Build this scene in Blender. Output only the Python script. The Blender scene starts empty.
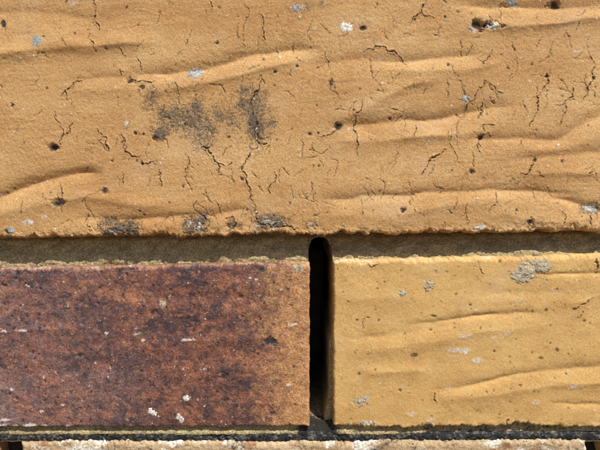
import bpy, math
import numpy as np

scene = bpy.context.scene
col = scene.collection

# ------------------------------------------------------------------ camera, sky, sun
PX = 0.46                      # millimetres of wall per drawing unit
Z0 = 0.360                     # height of the viewed spot above the ground (m)
cam_d = bpy.data.cameras.new('camera')
cam = bpy.data.objects.new('camera', cam_d)
col.objects.link(cam)
cam.location = (0.0, -0.1993, Z0)
cam.rotation_euler = (math.radians(90), 0, 0)
cam_d.sensor_width = 36
cam_d.lens = 26
cam_d.clip_start = 0.005
cam_d.clip_end = 2000
cam_d.dof.use_dof = True
cam_d.dof.focus_distance = 0.199
cam_d.dof.aperture_fstop = 7.0
scene.camera = cam

SUN = np.array([0.34, -0.42, 0.84]); SUN /= np.linalg.norm(SUN)
elev = math.asin(SUN[2]); azim = math.atan2(SUN[0], SUN[1])
world = bpy.data.worlds.new('World'); scene.world = world; world.use_nodes = True
wn = world.node_tree.nodes; wl = world.node_tree.links
for n in list(wn): wn.remove(n)
sky = wn.new('ShaderNodeTexSky'); sky.sky_type = 'NISHITA'; sky.sun_disc = False
sky.sun_elevation = elev; sky.sun_rotation = azim
bg = wn.new('ShaderNodeBackground'); bg.inputs['Strength'].default_value = 0.085
wo = wn.new('ShaderNodeOutputWorld')
wl.new(sky.outputs[0], bg.inputs[0]); wl.new(bg.outputs[0], wo.inputs[0])
sun_d = bpy.data.lights.new('sun', 'SUN'); sun_d.energy = 4.9; sun_d.angle = math.radians(0.53)
sun_d.color = (1.0, 0.955, 0.88)
sun = bpy.data.objects.new('sun', sun_d); col.objects.link(sun)
from mathutils import Vector
sun.rotation_euler = Vector(SUN).to_track_quat('Z', 'Y').to_euler()
sun.location = (0.2, -1.0, 2.2)
vs = scene.view_settings
vs.view_transform = 'Standard'; vs.look = 'None'; vs.gamma = 1.0; vs.exposure = 0.38
vs.use_curve_mapping = False

# ------------------------------------------------------------------ noise helpers
def vnoise(x, y, seed=0):
    r = np.random.RandomState(seed * 7 + 13).rand(256, 256).astype(np.float32)
    xi = np.floor(x).astype(np.int64); yi = np.floor(y).astype(np.int64)
    fx = (x - xi).astype(np.float32); fy = (y - yi).astype(np.float32)
    fx = fx * fx * fx * (fx * (fx * 6 - 15) + 10); fy = fy * fy * fy * (fy * (fy * 6 - 15) + 10)
    a = r[yi & 255, xi & 255]; b = r[yi & 255, (xi + 1) & 255]
    c = r[(yi + 1) & 255, xi & 255]; d = r[(yi + 1) & 255, (xi + 1) & 255]
    return ((a * (1 - fx) + b * fx) * (1 - fy) + (c * (1 - fx) + d * fx) * fy) * 2 - 1
def fbm(x, y, seed=0, o=4, lac=2.03, gain=0.5):
    s = 0; a = 1.0; t = 0
    for k in range(o):
        s = s + a * vnoise(x + 17.3 * k, y - 9.1 * k, seed + k); t += a
        x = x * lac; y = y * lac; a *= gain
    return s / t
def sstep(a, b, x):
    t = np.clip((x - a) / (b - a), 0, 1); return t * t * (3 - 2 * t)

# ------------------------------------------------------------------ material helpers
class Mat:
    def __init__(s, name):
        s.m = bpy.data.materials.new(name); s.m.use_nodes = True
        s.t = s.m.node_tree; s.n = s.t.nodes; s.b = s.n['Principled BSDF']
        tc = s.n.new('ShaderNodeTexCoord')
        mp = s.n.new('ShaderNodeVectorMath'); mp.operation = 'SCALE'; mp.inputs['Scale'].default_value = 1000
        s.t.links.new(tc.outputs['Object'], mp.inputs[0])
        oi = s.n.new('ShaderNodeObjectInfo')
        ml = s.n.new('ShaderNodeMath'); ml.operation = 'MULTIPLY'; ml.inputs[1].default_value = 731.0
        s.t.links.new(oi.outputs['Random'], ml.inputs[0])
        ad = s.n.new('ShaderNodeVectorMath'); ad.operation = 'ADD'
        s.t.links.new(mp.outputs[0], ad.inputs[0]); s.t.links.new(ml.outputs[0], ad.inputs[1])
        s.co = ad.outputs[0]                                   # object space, in millimetres
    def lk(s, a, b): s.t.links.new(a, b)
    def noise(s, size, detail=3, rough=0.55, stretch=None, dist=0.0):
        n = s.n.new('ShaderNodeTexNoise'); n.inputs['Scale'].default_value = 1.0 / size
        n.inputs['Detail'].default_value = detail; n.inputs['Roughness'].default_value = rough
        n.inputs['Distortion'].default_value = dist
        v = s.co
        if stretch:
            m = s.n.new('ShaderNodeVectorMath'); m.operation = 'MULTIPLY'; m.inputs[1].default_value = stretch
            s.lk(v, m.inputs[0]); v = m.outputs[0]
        s.lk(v, n.inputs['Vector']); return n.outputs['Fac']
    def voro(s, size, rnd=1.0, out='Distance'):
        n = s.n.new('ShaderNodeTexVoronoi'); n.inputs['Scale'].default_value = 1.0 / size
        n.inputs['Randomness'].default_value = rnd; s.lk(s.co, n.inputs['Vector']); return n.outputs[out]
    def ramp(s, fac, pts):
        r = s.n.new('ShaderNodeValToRGB'); e = r.color_ramp.elements
        while len(e) < len(pts): e.new(0.5)
        for k, (p, c) in enumerate(pts):
            e[k].position = p; e[k].color = (*c, 1) if isinstance(c, tuple) else (c, c, c, 1)
        s.lk(fac, r.inputs[0]); return r.outputs[0]
    def mix(s, fac, a, b, mode='MIX'):
        n = s.n.new('ShaderNodeMix'); n.data_type = 'RGBA'; n.blend_type = mode
        for sock, v in ((n.inputs[0], fac), (n.inputs[6], a), (n.inputs[7], b)):
            if isinstance(v, tuple): sock.default_value = (*v, 1)
            elif isinstance(v, (int, float)): sock.default_value = v
            else: s.lk(v, sock)
        return n.outputs[2]
    def math(s, op, a, b=0.0, c=None):
        n = s.n.new('ShaderNodeMath'); n.operation = op
        for k, v in enumerate((a, b) if c is None else (a, b, c)):
            if isinstance(v, (int, float)): n.inputs[k].default_value = v
            else: s.lk(v, n.inputs[k])
        return n.outputs[0]
    def attr(s, name):
        n = s.n.new('ShaderNodeAttribute'); n.attribute_name = name; return n.outputs['Fac']
    def finish(s, colour, rough=0.9, height=None, dist_mm=0.15, spec=0.25):
        s.b.inputs['Specular IOR Level'].default_value = spec
        for sock, v in ((s.b.inputs['Base Color'], colour), (s.b.inputs['Roughness'], rough)):
            if isinstance(v, tuple): sock.default_value = (*v, 1)
            elif isinstance(v, (int, float)): sock.default_value = v
            else: s.lk(v, sock)
        if height is not None:
            b = s.n.new('ShaderNodeBump'); b.inputs['Strength'].default_value = 1.0
            b.inputs['Distance'].default_value = dist_mm / 1000
            s.lk(height, b.inputs['Height']); s.lk(b.outputs[0], s.b.inputs['Normal'])
        return s.m

def soft_and(M, a, noise_fac, lo, hi, gain=1.6):            # breaks a mask up with noise: smoothstep(a + noise)
    s = M.math('ADD', a, M.math('MULTIPLY', M.math('SUBTRACT', noise_fac, 0.5), gain))
    n = M.n.new('ShaderNodeMapRange'); n.interpolation_type = 'SMOOTHSTEP'
    n.inputs[1].default_value = lo; n.inputs[2].default_value = hi
    M.lk(s, n.inputs[0])
    return M.math('MULTIPLY', n.outputs[0], M.math('MINIMUM', M.math('MULTIPLY', a, 4.0), 1.0))

def buff_material(name, dark, light, grain_amp=1.0, bump=0.16):
    M = Mat(name)
    c = M.ramp(M.noise(34, 4, 0.6, (0.6, 1, 1.3)), [(0.30, dark), (0.70, light)])
    c = M.mix(M.math('MULTIPLY', M.ramp(M.noise(9, 5, 0.7), [(0.48, 0.0), (0.72, 1.0)]), 0.5), c, (0.38, 0.185, 0.066))
    g = M.noise(0.62, 2, 0.6)
    c = M.mix(0.85 * grain_amp, c, M.ramp(g, [(0.30, (0.50, 0.45, 0.40)), (0.5, (0.97, 0.97, 0.97)), (0.70, (1.36, 1.37, 1.42))]), 'MULTIPLY')
    v = M.voro(1.15)
    keep = M.ramp(M.noise(1.9, 1), [(0.55, 0.0), (0.62, 1.0)])
    c = M.mix(M.math('MULTIPLY', M.math('MULTIPLY', M.ramp(v, [(0.10, 1.0), (0.26, 0.0)]), keep), 0.75 * grain_amp), c, (0.82, 0.68, 0.45))
    keep2 = M.ramp(M.noise(2.7, 1, 0.5, (1, 1.3, 0.9)), [(0.60, 0.0), (0.66, 1.0)])
    c = M.mix(M.math('MULTIPLY', M.math('MULTIPLY', M.ramp(M.voro(1.5), [(0.10, 1.0), (0.28, 0.0)]), keep2), 0.8), c, (0.13, 0.065, 0.025))
    fine = M.noise(0.75, 3, 0.7)
    pore = M.math('MULTIPLY', M.ramp(M.voro(0.85), [(0.08, 1.0), (0.24, 0.0)]), M.ramp(M.noise(1.4, 2, .6, (1.1, .9, 1)), [(0.56, 0.0), (0.63, 1.0)]))
    c = M.mix(M.math('MULTIPLY', pore, 0.75), c, (0.16, 0.085, 0.035))
    c = M.mix(M.math('MULTIPLY', M.ramp(M.noise(20, 5, 0.7, (.7, 1, 1.2)), [(0.52, 0.0), (0.72, 1.0)]), 0.30), c, (0.60, 0.46, 0.29))
    lace = M.math('ADD', M.math('MULTIPLY', M.noise(0.6, 3, 0.75), 0.6), M.math('MULTIPLY', M.noise(2.4, 4, 0.75, None, 0.8), 0.4))
    st = soft_and(M, M.attr('stain_shade'), lace, 0.42, 0.90, 3.3)
    c = M.mix(M.math('MULTIPLY', st, 0.9), c, M.ramp(M.noise(1.0, 3, .7), [(0.35, (0.032, 0.026, 0.020)), (0.66, (0.135, 0.115, 0.090))]))
    lm = soft_and(M, M.attr('lime'), M.noise(0.7, 3, 0.75), 0.40, 0.80)
    c = M.mix(M.math('MULTIPLY', lm, 0.9), c, M.ramp(M.noise(1.4, 2), [(0.3, (0.30, 0.28, 0.25)), (0.66, (0.66, 0.62, 0.55))]))
    c = M.mix(M.math('MINIMUM', M.attr('crack'), 0.93), c, (0.030, 0.020, 0.013))
    h = M.math('ADD', M.noise(0.55, 2, 0.6), M.math('MULTIPLY', M.noise(1.5, 2, 0.6), 0.9))
    h = M.math('SUBTRACT', h, M.math('MULTIPLY', M.ramp(v, [(0.0, 0.0), (0.35, 1.0)]), 0.25))
    return M.finish(c, 0.88, h, bump, 0.2)

m_buff = buff_material('sandy buff brick', (0.395, 0.215, 0.082), (0.525, 0.328, 0.142), 0.66, 0.15)
m_buff_smooth = buff_material('smooth buff brick', (0.465, 0.276, 0.096), (0.555, 0.360, 0.138), 0.48, 0.10)

def red_material():
    M = Mat('flashed red brick')
    big = M.noise(17, 6, 0.70, (0.75, 1, 1.25))
    c = M.ramp(big, [(0.34, (0.048, 0.027, 0.030)), (0.45, (0.115, 0.050, 0.043)), (0.56, (0.200, 0.078, 0.048)), (0.70, (0.36, 0.160, 0.080))])
    c = M.mix(M.ramp(M.noise(5.5, 6, 0.76), [(0.47, 0.0), (0.60, 0.85)]), c, (0.038, 0.024, 0.028))
    c = M.mix(M.ramp(M.noise(3.6, 6, 0.78, (0.9, 1, 1.0)), [(0.53, 0.0), (0.66, 0.8)]), c, (0.36, 0.150, 0.070))
    bf = soft_and(M, M.attr('buffness'), M.noise(3.2, 6, 0.78), 0.26, 1.12, 1.9)
    c = M.mix(bf, c, M.ramp(M.noise(6, 4), [(0.3, (0.36, 0.175, 0.068)), (0.7, (0.46, 0.250, 0.105))]))
    c = M.mix(M.math('MULTIPLY', M.attr('paleness'), M.ramp(M.noise(2.2, 4, 0.7), [(0.35, 0.1), (0.7, 0.8)])), c, (0.40, 0.29, 0.28))
    g = M.noise(0.75, 3, 0.7)
    c = M.mix(0.95, c, M.ramp(g, [(0.30, (0.48, 0.46, 0.46)), (0.5, (0.97, 0.97, 0.97)), (0.70, (1.6, 1.55, 1.5))]), 'MULTIPLY')
    keep = M.ramp(M.noise(2.1, 1), [(0.52, 0.0), (0.60, 1.0)])
    c = M.mix(M.math('MULTIPLY', M.math('MULTIPLY', M.ramp(M.voro(1.2), [(0.08, 1.0), (0.22, 0.0)]), keep), 0.75), c, (0.62, 0.50, 0.42))
    lm = soft_and(M, M.attr('lime'), M.noise(0.7, 3, 0.75), 0.46, 0.95, 2.6)
    c = M.mix(M.math('MULTIPLY', lm, 0.85), c, (0.58, 0.53, 0.46))
    st = soft_and(M, M.attr('stain_shade'), M.noise(0.9, 4, 0.75), 0.4, 0.85, 3.0)
    c = M.mix(st, c, (0.030, 0.028, 0.032))
    c = M.mix(M.math('MINIMUM', M.attr('crack'), 0.95), c, (0.02, 0.014, 0.012))
    h = M.math('ADD', M.noise(0.7, 3, 0.65), M.math('MULTIPLY', M.noise(2.2, 3, 0.6), 1.3))
    return M.finish(c, M.ramp(M.noise(3.5, 3), [(0.3, 0.42), (0.7, 0.75)]), h, 0.30, 0.45)
m_red = red_material()

def mortar_material(name, a, b, fleck, bump=0.35):
    M = Mat(name)
    c = M.ramp(M.noise(7, 5, 0.65), [(0.3, a), (0.7, b)])
    g = M.noise(0.8, 3, 0.7)
    c = M.mix(0.9, c, M.ramp(g, [(0.30, (0.35, 0.34, 0.32)), (0.5, (1.0, 1.0, 1.0)), (0.70, (1.75, 1.72, 1.62))]), 'MULTIPLY')
    keep = M.ramp(M.noise(1.7, 1), [(0.53, 0.0), (0.60, 1.0)])
    c = M.mix(M.math('MULTIPLY', M.math('MULTIPLY', M.ramp(M.voro(1.1), [(0.12, 1.0), (0.3, 0.0)]), keep), 0.8), c, fleck)
    st = soft_and(M, M.attr('stain_shade'), M.noise(1.3, 3, 0.7), 0.3, 0.8)
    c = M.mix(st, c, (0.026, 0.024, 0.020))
    h = M.math('ADD', M.noise(0.7, 3, 0.7), M.math('MULTIPLY', M.noise(2.0, 3, 0.65), 1.4))
    return M.finish(c, 0.95, h, bump, 0.15)
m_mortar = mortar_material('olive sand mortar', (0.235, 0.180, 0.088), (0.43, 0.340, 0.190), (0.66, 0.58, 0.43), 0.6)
m_lump = mortar_material('grey mortar crumbs', (0.29, 0.240, 0.16), (0.46, 0.395, 0.285), (0.72, 0.66, 0.55), 0.3)
m_lime = mortar_material('white lime crumb', (0.46, 0.43, 0.37), (0.70, 0.67, 0.60), (0.85, 0.83, 0.78), 0.2)
m_lichen = mortar_material('pale grey lichen', (0.21, 0.21, 0.20), (0.40, 0.40, 0.385), (0.66, 0.66, 0.63), 0.3)
m_void = mortar_material('dark pit crust', (0.035, 0.028, 0.022), (0.09, 0.075, 0.06), (0.25, 0.22, 0.18), 0.3)

def ledge_material():
    M = Mat('lime splashed brick')
    c = M.ramp(M.noise(14, 4, 0.6), [(0.3, (0.36, 0.245, 0.135)), (0.7, (0.48, 0.36, 0.22))])
    c = M.mix(M.ramp(M.noise(8, 4, 0.6, (1, 1, 1)), [(0.58, 0.0), (0.68, 0.8)]), c, (0.22, 0.085, 0.045))
    lm = soft_and(M, M.attr('lime'), M.noise(3.0, 4, 0.7), 0.45, 0.75)
    c = M.mix(lm, c, M.ramp(M.noise(1.6, 3), [(0.3, (0.42, 0.36, 0.27)), (0.66, (0.78, 0.74, 0.66))]))
    c = M.mix(0.8, c, M.ramp(M.noise(0.8, 3, 0.7), [(0.28, (0.5, 0.48, 0.46)), (0.5, (1, 1, 1)), (0.74, (1.3, 1.3, 1.3))]), 'MULTIPLY')
    st = soft_and(M, M.attr('stain_shade'), M.noise(1.3, 3, 0.7), 0.35, 0.8)
    c = M.mix(st, c, (0.05, 0.045, 0.038))
    h = M.math('ADD', M.noise(0.7, 3, 0.7), M.math('MULTIPLY', M.noise(2.4, 3, 0.65), 1.4))
    return M.finish(c, 0.92, h, 0.3, 0.2)
m_ledge = ledge_material()

def dpc_material():
    M = Mat('weathered bitumen membrane')
    c = M.ramp(M.noise(4, 4, 0.65), [(0.3, (0.011, 0.012, 0.013)), (0.7, (0.034, 0.036, 0.037))])
    c = M.mix(M.ramp(M.noise(2.4, 5, 0.75), [(0.50, 0.0), (0.70, 0.75)]), c, (0.27, 0.25, 0.20))
    h = M.noise(0.9, 4, 0.75)
    return M.finish(c, 0.9, h, 0.45, 0.2)
m_dpc = dpc_material()

def ground_material():
    M = Mat('dry packed earth')
    c = M.ramp(M.noise(60, 6, 0.65), [(0.3, (0.22, 0.16, 0.10)), (0.7, (0.33, 0.255, 0.17))])
    c = M.mix(0.7, c, M.ramp(M.noise(4, 4, 0.7), [(0.3, (0.6, 0.58, 0.55)), (0.7, (1.25, 1.25, 1.25))]), 'MULTIPLY')
    return M.finish(c, 0.95, M.noise(6, 6, 0.7), 4.0, 0.15)
m_ground = ground_material()

# ------------------------------------------------------------------ mesh helpers
def to_mesh(name, verts, quads, attrs, mat, smooth=True, tris=None):
    me = bpy.data.meshes.new(name)
    nv = len(verts); nq = len(quads); nt = 0 if tris is None else len(tris)
    me.vertices.add(nv); me.vertices.foreach_set('co', np.ascontiguousarray(verts, np.float32).ravel())
    loops = np.ascontiguousarray(quads, np.int32).ravel()
    starts = np.arange(nq, dtype=np.int32) * 4
    if nt:
        loops = np.concatenate([loops, np.ascontiguousarray(tris, np.int32).ravel()])
        starts = np.concatenate([starts, nq * 4 + np.arange(nt, dtype=np.int32) * 3])
    me.loops.add(len(loops)); me.loops.foreach_set('vertex_index', loops)
    me.polygons.add(nq + nt); me.polygons.foreach_set('loop_start', starts)
    me.update(calc_edges=True)
    me.polygons.foreach_set('use_smooth', np.full(nq + nt, smooth, bool))
    for k, a in attrs.items():
        at = me.attributes.new(k, 'FLOAT', 'POINT'); at.data.foreach_set('value', np.ascontiguousarray(a, np.float32).ravel())
    me.materials.append(mat); me.validate(); me.update()
    return me

wall = bpy.data.objects.new('brick_wall', None); col.objects.link(wall)
wall['label'] = 'weathered wall of buff and purple-red bricks with a narrow weep hole'
wall['category'] = 'wall'; wall['kind'] = 'thing'

def part(name, me, loc=(0, 0, 0), parent=wall, label=None, kind=None):
    o = bpy.data.objects.new(name, me); col.objects.link(o); o.parent = parent; o.location = loc
    if label: o['label'] = label
    if kind: o['kind'] = kind
    return o

def cols(u0, u1, fine, f0=-14, f1=614, coarse=7.0):
    """column positions: `fine` step within [f0, f1], growing outside"""
    f0 = max(f0, u0); f1 = min(f1, u1)
    mid = np.linspace(f0, f1, max(2, int((f1 - f0) / fine))) if f1 > f0 else np.array([u0, u1])
    def grow(a, b):
        out = []; s = fine; x = a; sg = 1 if b > a else -1
        while (b - x) * sg > s * 1.6:
            x += sg * s; out.append(x); s = min(s * 1.35, coarse)
        out.append(b); return out
    L = grow(f0, u0)[::-1] if u0 < f0 - 1e-6 else []
    R = grow(f1, u1) if u1 > f1 + 1e-6 else []
    return np.array(L + list(mid) + R)

class Field:
    """a block whose front is a height field over drawing coordinates (u right, v down)"""
    def __init__(s, us, ts, top, bot, jx=None):
        s.us = us
        U = np.broadcast_to(us, (len(ts), len(us))).astype(np.float64).copy()
        if jx is not None:                       # raggedness of the two ends
            U += jx(U, ts[:, None])
        vt = top(us); vb = bot(us)
        V = vt[None, :] + ts[:, None] * (vb - vt)[None, :]
        s.U, s.V = U, V
        s.specks = []; s.H = np.zeros_like(U); s.A = {k: np.zeros_like(U) for k in ('crack', 'stain_shade', 'lime', 'buffness', 'paleness')}
        e1 = (V - vt[None, :]); e2 = (vb[None, :] - V)
        e3 = U - U[:, :1]; e4 = U[:, -1:] - U
        s.ev_t, s.ev_b = e1 * PX, e2 * PX
        s.eu = np.minimum(e3, e4) * PX
        s.e = np.minimum(np.minimum(e1, e2), np.minimum(e3, e4)) * PX   # distance to the arris, mm
    def win(s, u0, u1, v0, v1, pad=4):
        i = np.searchsorted(s.us, (u0 - pad, u1 + pad)); 
        rv = s.V[:, max(0, min(len(s.us) - 1, (i[0] + i[1]) // 2))]
        j = np.searchsorted(rv, (v0 - pad - 4, v1 + pad + 4))
        return slice(j[0], j[1]), slice(max(0, i[0]), i[1])
    def wave(s, pts, A, wu, wd, taper=28):
        p = np.array(pts, float)
        a, b = p[0, 0], p[-1, 0]
        i = np.searchsorted(s.us, (a - taper, b + taper)); sl = (slice(None), slice(i[0], i[1]))
        U = s.U[sl]; V = s.V[sl]
        if U.size == 0: return
        k = np.linspace(0, 1, 5) * 0
        vv = np.interp(U, p[:, 0], p[:, 1])
        for d in (-9, 9, -18, 18): vv = vv + np.interp(U + d, p[:, 0], p[:, 1])
        vv = vv / 5 + 1.6 * vnoise(U / 31.0, V * 0 + p[0, 1] * 0.37, 91)
        tp = sstep(a - taper, a + taper * 0.6, U) * (1 - sstep(b - taper * 0.6, b + taper, U))
        d = V - vv + 1.2 * fbm(U / 14, V / 9, 95, 3); w = np.where(d < 0, wu, wd) * 0.82 * (1 + 0.3 * vnoise(U / 37, U * 0 + p[0, 1], 97))
        s.H[sl] += A * np.exp(-(np.sqrt((d / w) ** 2 + 0.02) * 1.05) ** 1.35) * tp * (1 + 0.25 * vnoise(U / 23, V / 19, 92))
    def line(s, pts, w=0.75, depth=0.5, seed=0, strength=1.0, branch=True):
        r = np.random.RandomState(seed * 31 + 5)
        p = [np.array(q, float) for q in pts]
        for it in range(5):                       # midpoint wander
            q = [p[0]]
            for a, b in zip(p[:-1], p[1:]):
                L = np.linalg.norm(b - a); n = np.array([-(b - a)[1], (b - a)[0]]) / (L + 1e-6)
                q += [(a + b) / 2 + n * r.uniform(-0.26, 0.26) * L, b] if L > 1.5 else [b]
            p = q
        n = len(p); g = 1.0
        for k in range(n - 1):
            a, b = p[k], p[k + 1]
            g = 0.55 * g + 0.45 * r.choice((0.0, 0.5, 1.0, 1.0, 2.0))
            ww = w * (0.25 + 0.75 * g) * (1 - 0.5 * abs(2 * (k + .5) / n - 1) ** 3)
            sl = s.win(min(a[0], b[0]), max(a[0], b[0]), min(a[1], b[1]), max(a[1], b[1]), ww * 3 + 2)
            U = s.U[sl]; V = s.V[sl]
            if U.size == 0: continue
            ab = b - a; t = np.clip(((U - a[0]) * ab[0] + (V - a[1]) * ab[1]) / (ab @ ab + 1e-9), 0, 1)
            d = np.hypot(U - a[0] - t * ab[0], V - a[1] - t * ab[1])
            m = np.clip(1.35 - d / ww, 0, 1)
            s.A['crack'][sl] = np.maximum(s.A['crack'][sl], m * strength * min(1, 0.45 + 0.6 * g))
            s.D[sl] = np.maximum(s.D[sl], np.clip(1.2 - d / (ww * 1.3), 0, 1) * depth * g); s.H[sl] += 0.05 * g * np.exp(-((d - 2.2 * ww) / (1.1 * ww)) ** 2) * (depth > 0.3)
            if branch and w > 0.55:
                if r.rand() < 0.10: s.specks.append((a[0] + r.normal(0, 1.3), a[1] + r.normal(0, 1.3), r.uniform(.5, 1.1)))
                s.A['stain_shade'][sl] = np.maximum(s.A['stain_shade'][sl], np.clip(1 - d / (2.6 * w + 1), 0, 1) * 0.34 * g)
        if branch and w > 0.55:
            for i in range(max(1, n // 9)):
                if r.rand() < 0.75:
                    k = r.randint(1, n - 1) if n > 2 else 0
                    d = p[min(k + 1, n - 1)] - p[k]; an = math.atan2(d[1], d[0]) + r.choice((-1, 1)) * r.uniform(.6, 1.3); L = r.uniform(2.5, 7)
                    e1 = p[k] + L * .5 * np.array((math.cos(an), math.sin(an))); an += r.normal(0, .5)
                    s.line([p[k], e1, e1 + L * .5 * np.array((math.cos(an), math.sin(an)))], w * .6, depth * .6, seed + 1000 + i, strength * .8, False)
    def blob(s, key, u, v, ru, rv, val=1.0, ang=0.0, seed=0, dh=0.0, soft=0.5):
        R = max(ru, rv) * 2.3
        sl = s.win(u - R, u + R, v - R, v + R)
        U = s.U[sl] - u; V = s.V[sl] - v
        if U.size == 0: return
        ca, sa = math.cos(ang), math.sin(ang)
        x = (U * ca + V * sa) / ru; y = (-U * sa + V * ca) / rv
        q = 0.5 * (ru + rv); d = np.hypot(x, y) * (1 + 0.62 * fbm(U / q + seed * 3.1, V / q + seed * 1.7, 55, 4, gain=0.7)) + 0.30 * fbm(U / q * 1.7 + seed, V / q * 1.7, 58, 3, gain=.8)
        m = 1 - sstep(1 - soft, 1 + soft * 0.5, d)
        if key: s.A[key][sl] = np.maximum(s.A[key][sl], m * val)
        if dh: s.H[sl] += dh * m
    def build(s, name, mat, depth=88.0, arris=2.2, arris_seed=3, attrs=('crack', 'stain_shade', 'lime'), back_scale=1.0):
        U, V = s.U, s.V
        r = arris * (1 + 0.45 * fbm(U / 20, V / 20, arris_seed, 3))
        q = np.clip(r - s.e, 0, None)
        s.H -= (r - np.sqrt(np.maximum(r * r - q * q, 0)))
        nr, nc = U.shape
        X = (U - 300) * PX; Z = (225 - V) * PX
        cx, cz = (X.min() + X.max()) / 2, Z.min()
        idx = np.arange(nr * nc).reshape(nr, nc)
        quads = np.stack([idx[:-1, :-1], idx[1:, :-1], idx[1:, 1:], idx[:-1, 1:]], -1).reshape(-1, 4)
        ring = np.concatenate([idx[0, :-1], idx[:-1, -1], idx[-1, ::-1][:-1], idx[::-1, 0][:-1]])
        P = np.stack([X - cx, -s.H, Z - cz], -1).reshape(-1, 3)
        at = {k: s.A[k].ravel() for k in attrs}
        verts = [P]; al = {k: [at[k]] for k in attrs}
        prev = ring; base = P[ring]; n0 = len(P)
        cen = np.array([0, 0, (Z.max() - Z.min()) / 2])
        nrm = np.concatenate([np.tile((0, 0, 1.), (nc - 1, 1)), np.tile((1., 0, 0), (nr - 1, 1)), np.tile((0, 0, -1.), (nc - 1, 1)), np.tile((-1., 0, 0), (nr - 1, 1))])
        Q = [quads]
        for k, dy in enumerate((0.5, 1.2, 2.2, 3.4, 5, 7, 10, 15, 30, depth)):
            w = np.minimum(dy, 4) * 0.06
            nz = fbm(base[:, 0] / 3 + 40 + base[:, 2] / 5, base[:, 2] / 3 + dy / 2.5, 77, 3)[:, None] * w * 2.2
            pr = base.copy(); pr[:, 1] = np.maximum(base[:, 1] + dy, dy) if dy < depth else depth
            pr += nrm * nz
            ids = n0 + np.arange(len(ring)); n0 += len(ring)
            verts.append(pr)
            for a in attrs: al[a].append(at[a][ring] * (1 - k / 12))
            Q.append(np.stack([prev, np.roll(prev, -1), np.roll(ids, -1), ids], -1))
            prev = ids
        # back face
        verts.append(np.array([[0, depth, cen[2]]])); tri = np.stack([prev, np.roll(prev, -1), np.full(len(prev), n0)], -1)
        for a in attrs: al[a].append(np.zeros(1))
        Pall = np.concatenate(verts) / 1000
        me = to_mesh(name, Pall, np.concatenate(Q), {k: np.concatenate(v) for k, v in al.items()}, mat, tris=tri)
        s.loc = (cx / 1000, 0, Z0 + cz / 1000); s.cx, s.cz = cx, cz
        return me
    def height(s, u, v):
        i = int(np.clip(np.searchsorted(s.us, u), 0, len(s.us) - 1))
        j = int(np.clip(np.searchsorted(s.V[:, i], v), 0, s.V.shape[0] - 1))
        return s.H[j, i]

def poly(*pts):
    p = np.array(pts, float); return lambda u: np.interp(u, p[:, 0], p[:, 1])
def ragged(f, amp, seed, size=9.0, sign=0):
    return lambda u: f(u) + sign * amp * 2.2 * np.clip(vnoise(u / 11.0, u * 0 + seed, seed + 5) - 0.35, 0, 1) + amp * (fbm(u / size, u * 0 + seed, seed, 4) + 0.5 * vnoise(u / 1.9, u * 0, seed + 9))

def endj(us, amp, seed):
    u0, u1 = us[0], us[-1]
    return lambda U, T: amp * 1.5 * fbm(T * 16 + seed, T * 0 + 3, seed, 4, gain=.65) * (np.clip(1 - (U - u0) / 20, 0, 1) + np.clip(1 - (u1 - U) / 20, 0, 1))

# ------------------------------------------------------------------ the large buff brick on top
us = cols(-16, 622, 0.62)
vt, vb = -127, 235
rows_v = np.concatenate([np.linspace(vt, -14, 24)[:-1], np.linspace(-14, vb, 402)])
ts = (rows_v - vt) / (vb - vt)
top_edge = poly((-20, vt), (640, vt))
bot_edge = ragged(poly((-20, 237.5), (60, 237), (140, 235.5), (200, 237), (255, 233), (300, 235.5), (345, 233.5), (400, 233), (480, 232), (540, 231), (640, 229)), 2.3, 4, sign=-1)
F = Field(us, ts, top_edge, bot_edge, endj(us, 2.0, 5)); F.D = np.zeros_like(F.U)
U, V = F.U, F.V
F.H += 0.24 * fbm(U / 95 + V / 300, V / 42, 21, 3) + 0.10 * fbm(U / 22, V / 13, 22, 3)
F.H += (0.055 * vnoise(U / 2.6, V / 2.4, 23) + 0.045 * vnoise(U / 1.35, V / 1.35, 24)) * (0.7 + 0.7 * fbm(U / 40, V / 25, 25, 3))
F.H += 0.085 * fbm(U / 30 + V / 60, V / 3.4 + U / 40, 26, 3) * np.clip(0.5 + 1.6 * fbm(U / 60, V / 30, 27, 3), 0, 1.2)
def trough(F, pts, A, wu=7, wd=7, **k): F.wave(pts, -A * 1.3, wu, wd, **k)
def ridge(F, pts, A, wu=9, wd=9, **k): F.wave(pts, A * 1.25, wu, wd, **k)
ridge(F, [(-20, 60), (30, 51), (60, 47), (110, 44), (140, 42)], 1.25, 17, 9)
trough(F, [(-20, 14), (40, 12), (90, 18)], 0.5, 10, 14)
trough(F, [(150, 74), (195, 70), (233, 60), (267, 52), (305, 47)], 1.25, 9, 9)
ridge(F, [(165, 90), (200, 86), (233, 78), (268, 67), (288, 60)], 0.75, 9, 6)
trough(F, [(82, 80), (105, 76), (130, 77)], 0.5, 7, 6)
ridge(F, [(82, 91), (110, 90), (135, 90)], 0.32, 8, 6)
trough(F, [(-20, 204), (0, 196), (35, 183), (70, 171), (92, 173)], 1.6, 9, 10, taper=16)
ridge(F, [(-20, 222), (30, 207), (70, 196), (105, 201), (150, 207)], 0.7, 12, 10)
trough(F, [(95, 219), (150, 220), (200, 214), (240, 210)], 0.75, 4.5, 6)
ridge(F, [(60, 230), (150, 230), (230, 224)], 0.3, 7, 6)
trough(F, [(470, 6), (520, 8), (570, 7), (630, 2)], 1.25, 10, 8)
ridge(F, [(490, 27), (540, 25), (580, 21), (640, 15)], 0.95, 12, 6)
trough(F, [(385, 61), (430, 61), (472, 55)], 0.95, 7, 6)
ridge(F, [(395, 72), (440, 72), (485, 66)], 0.55, 8, 6)
trough(F, [(318, 64), (340, 64), (362, 56)], 0.7, 8, 12)
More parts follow.
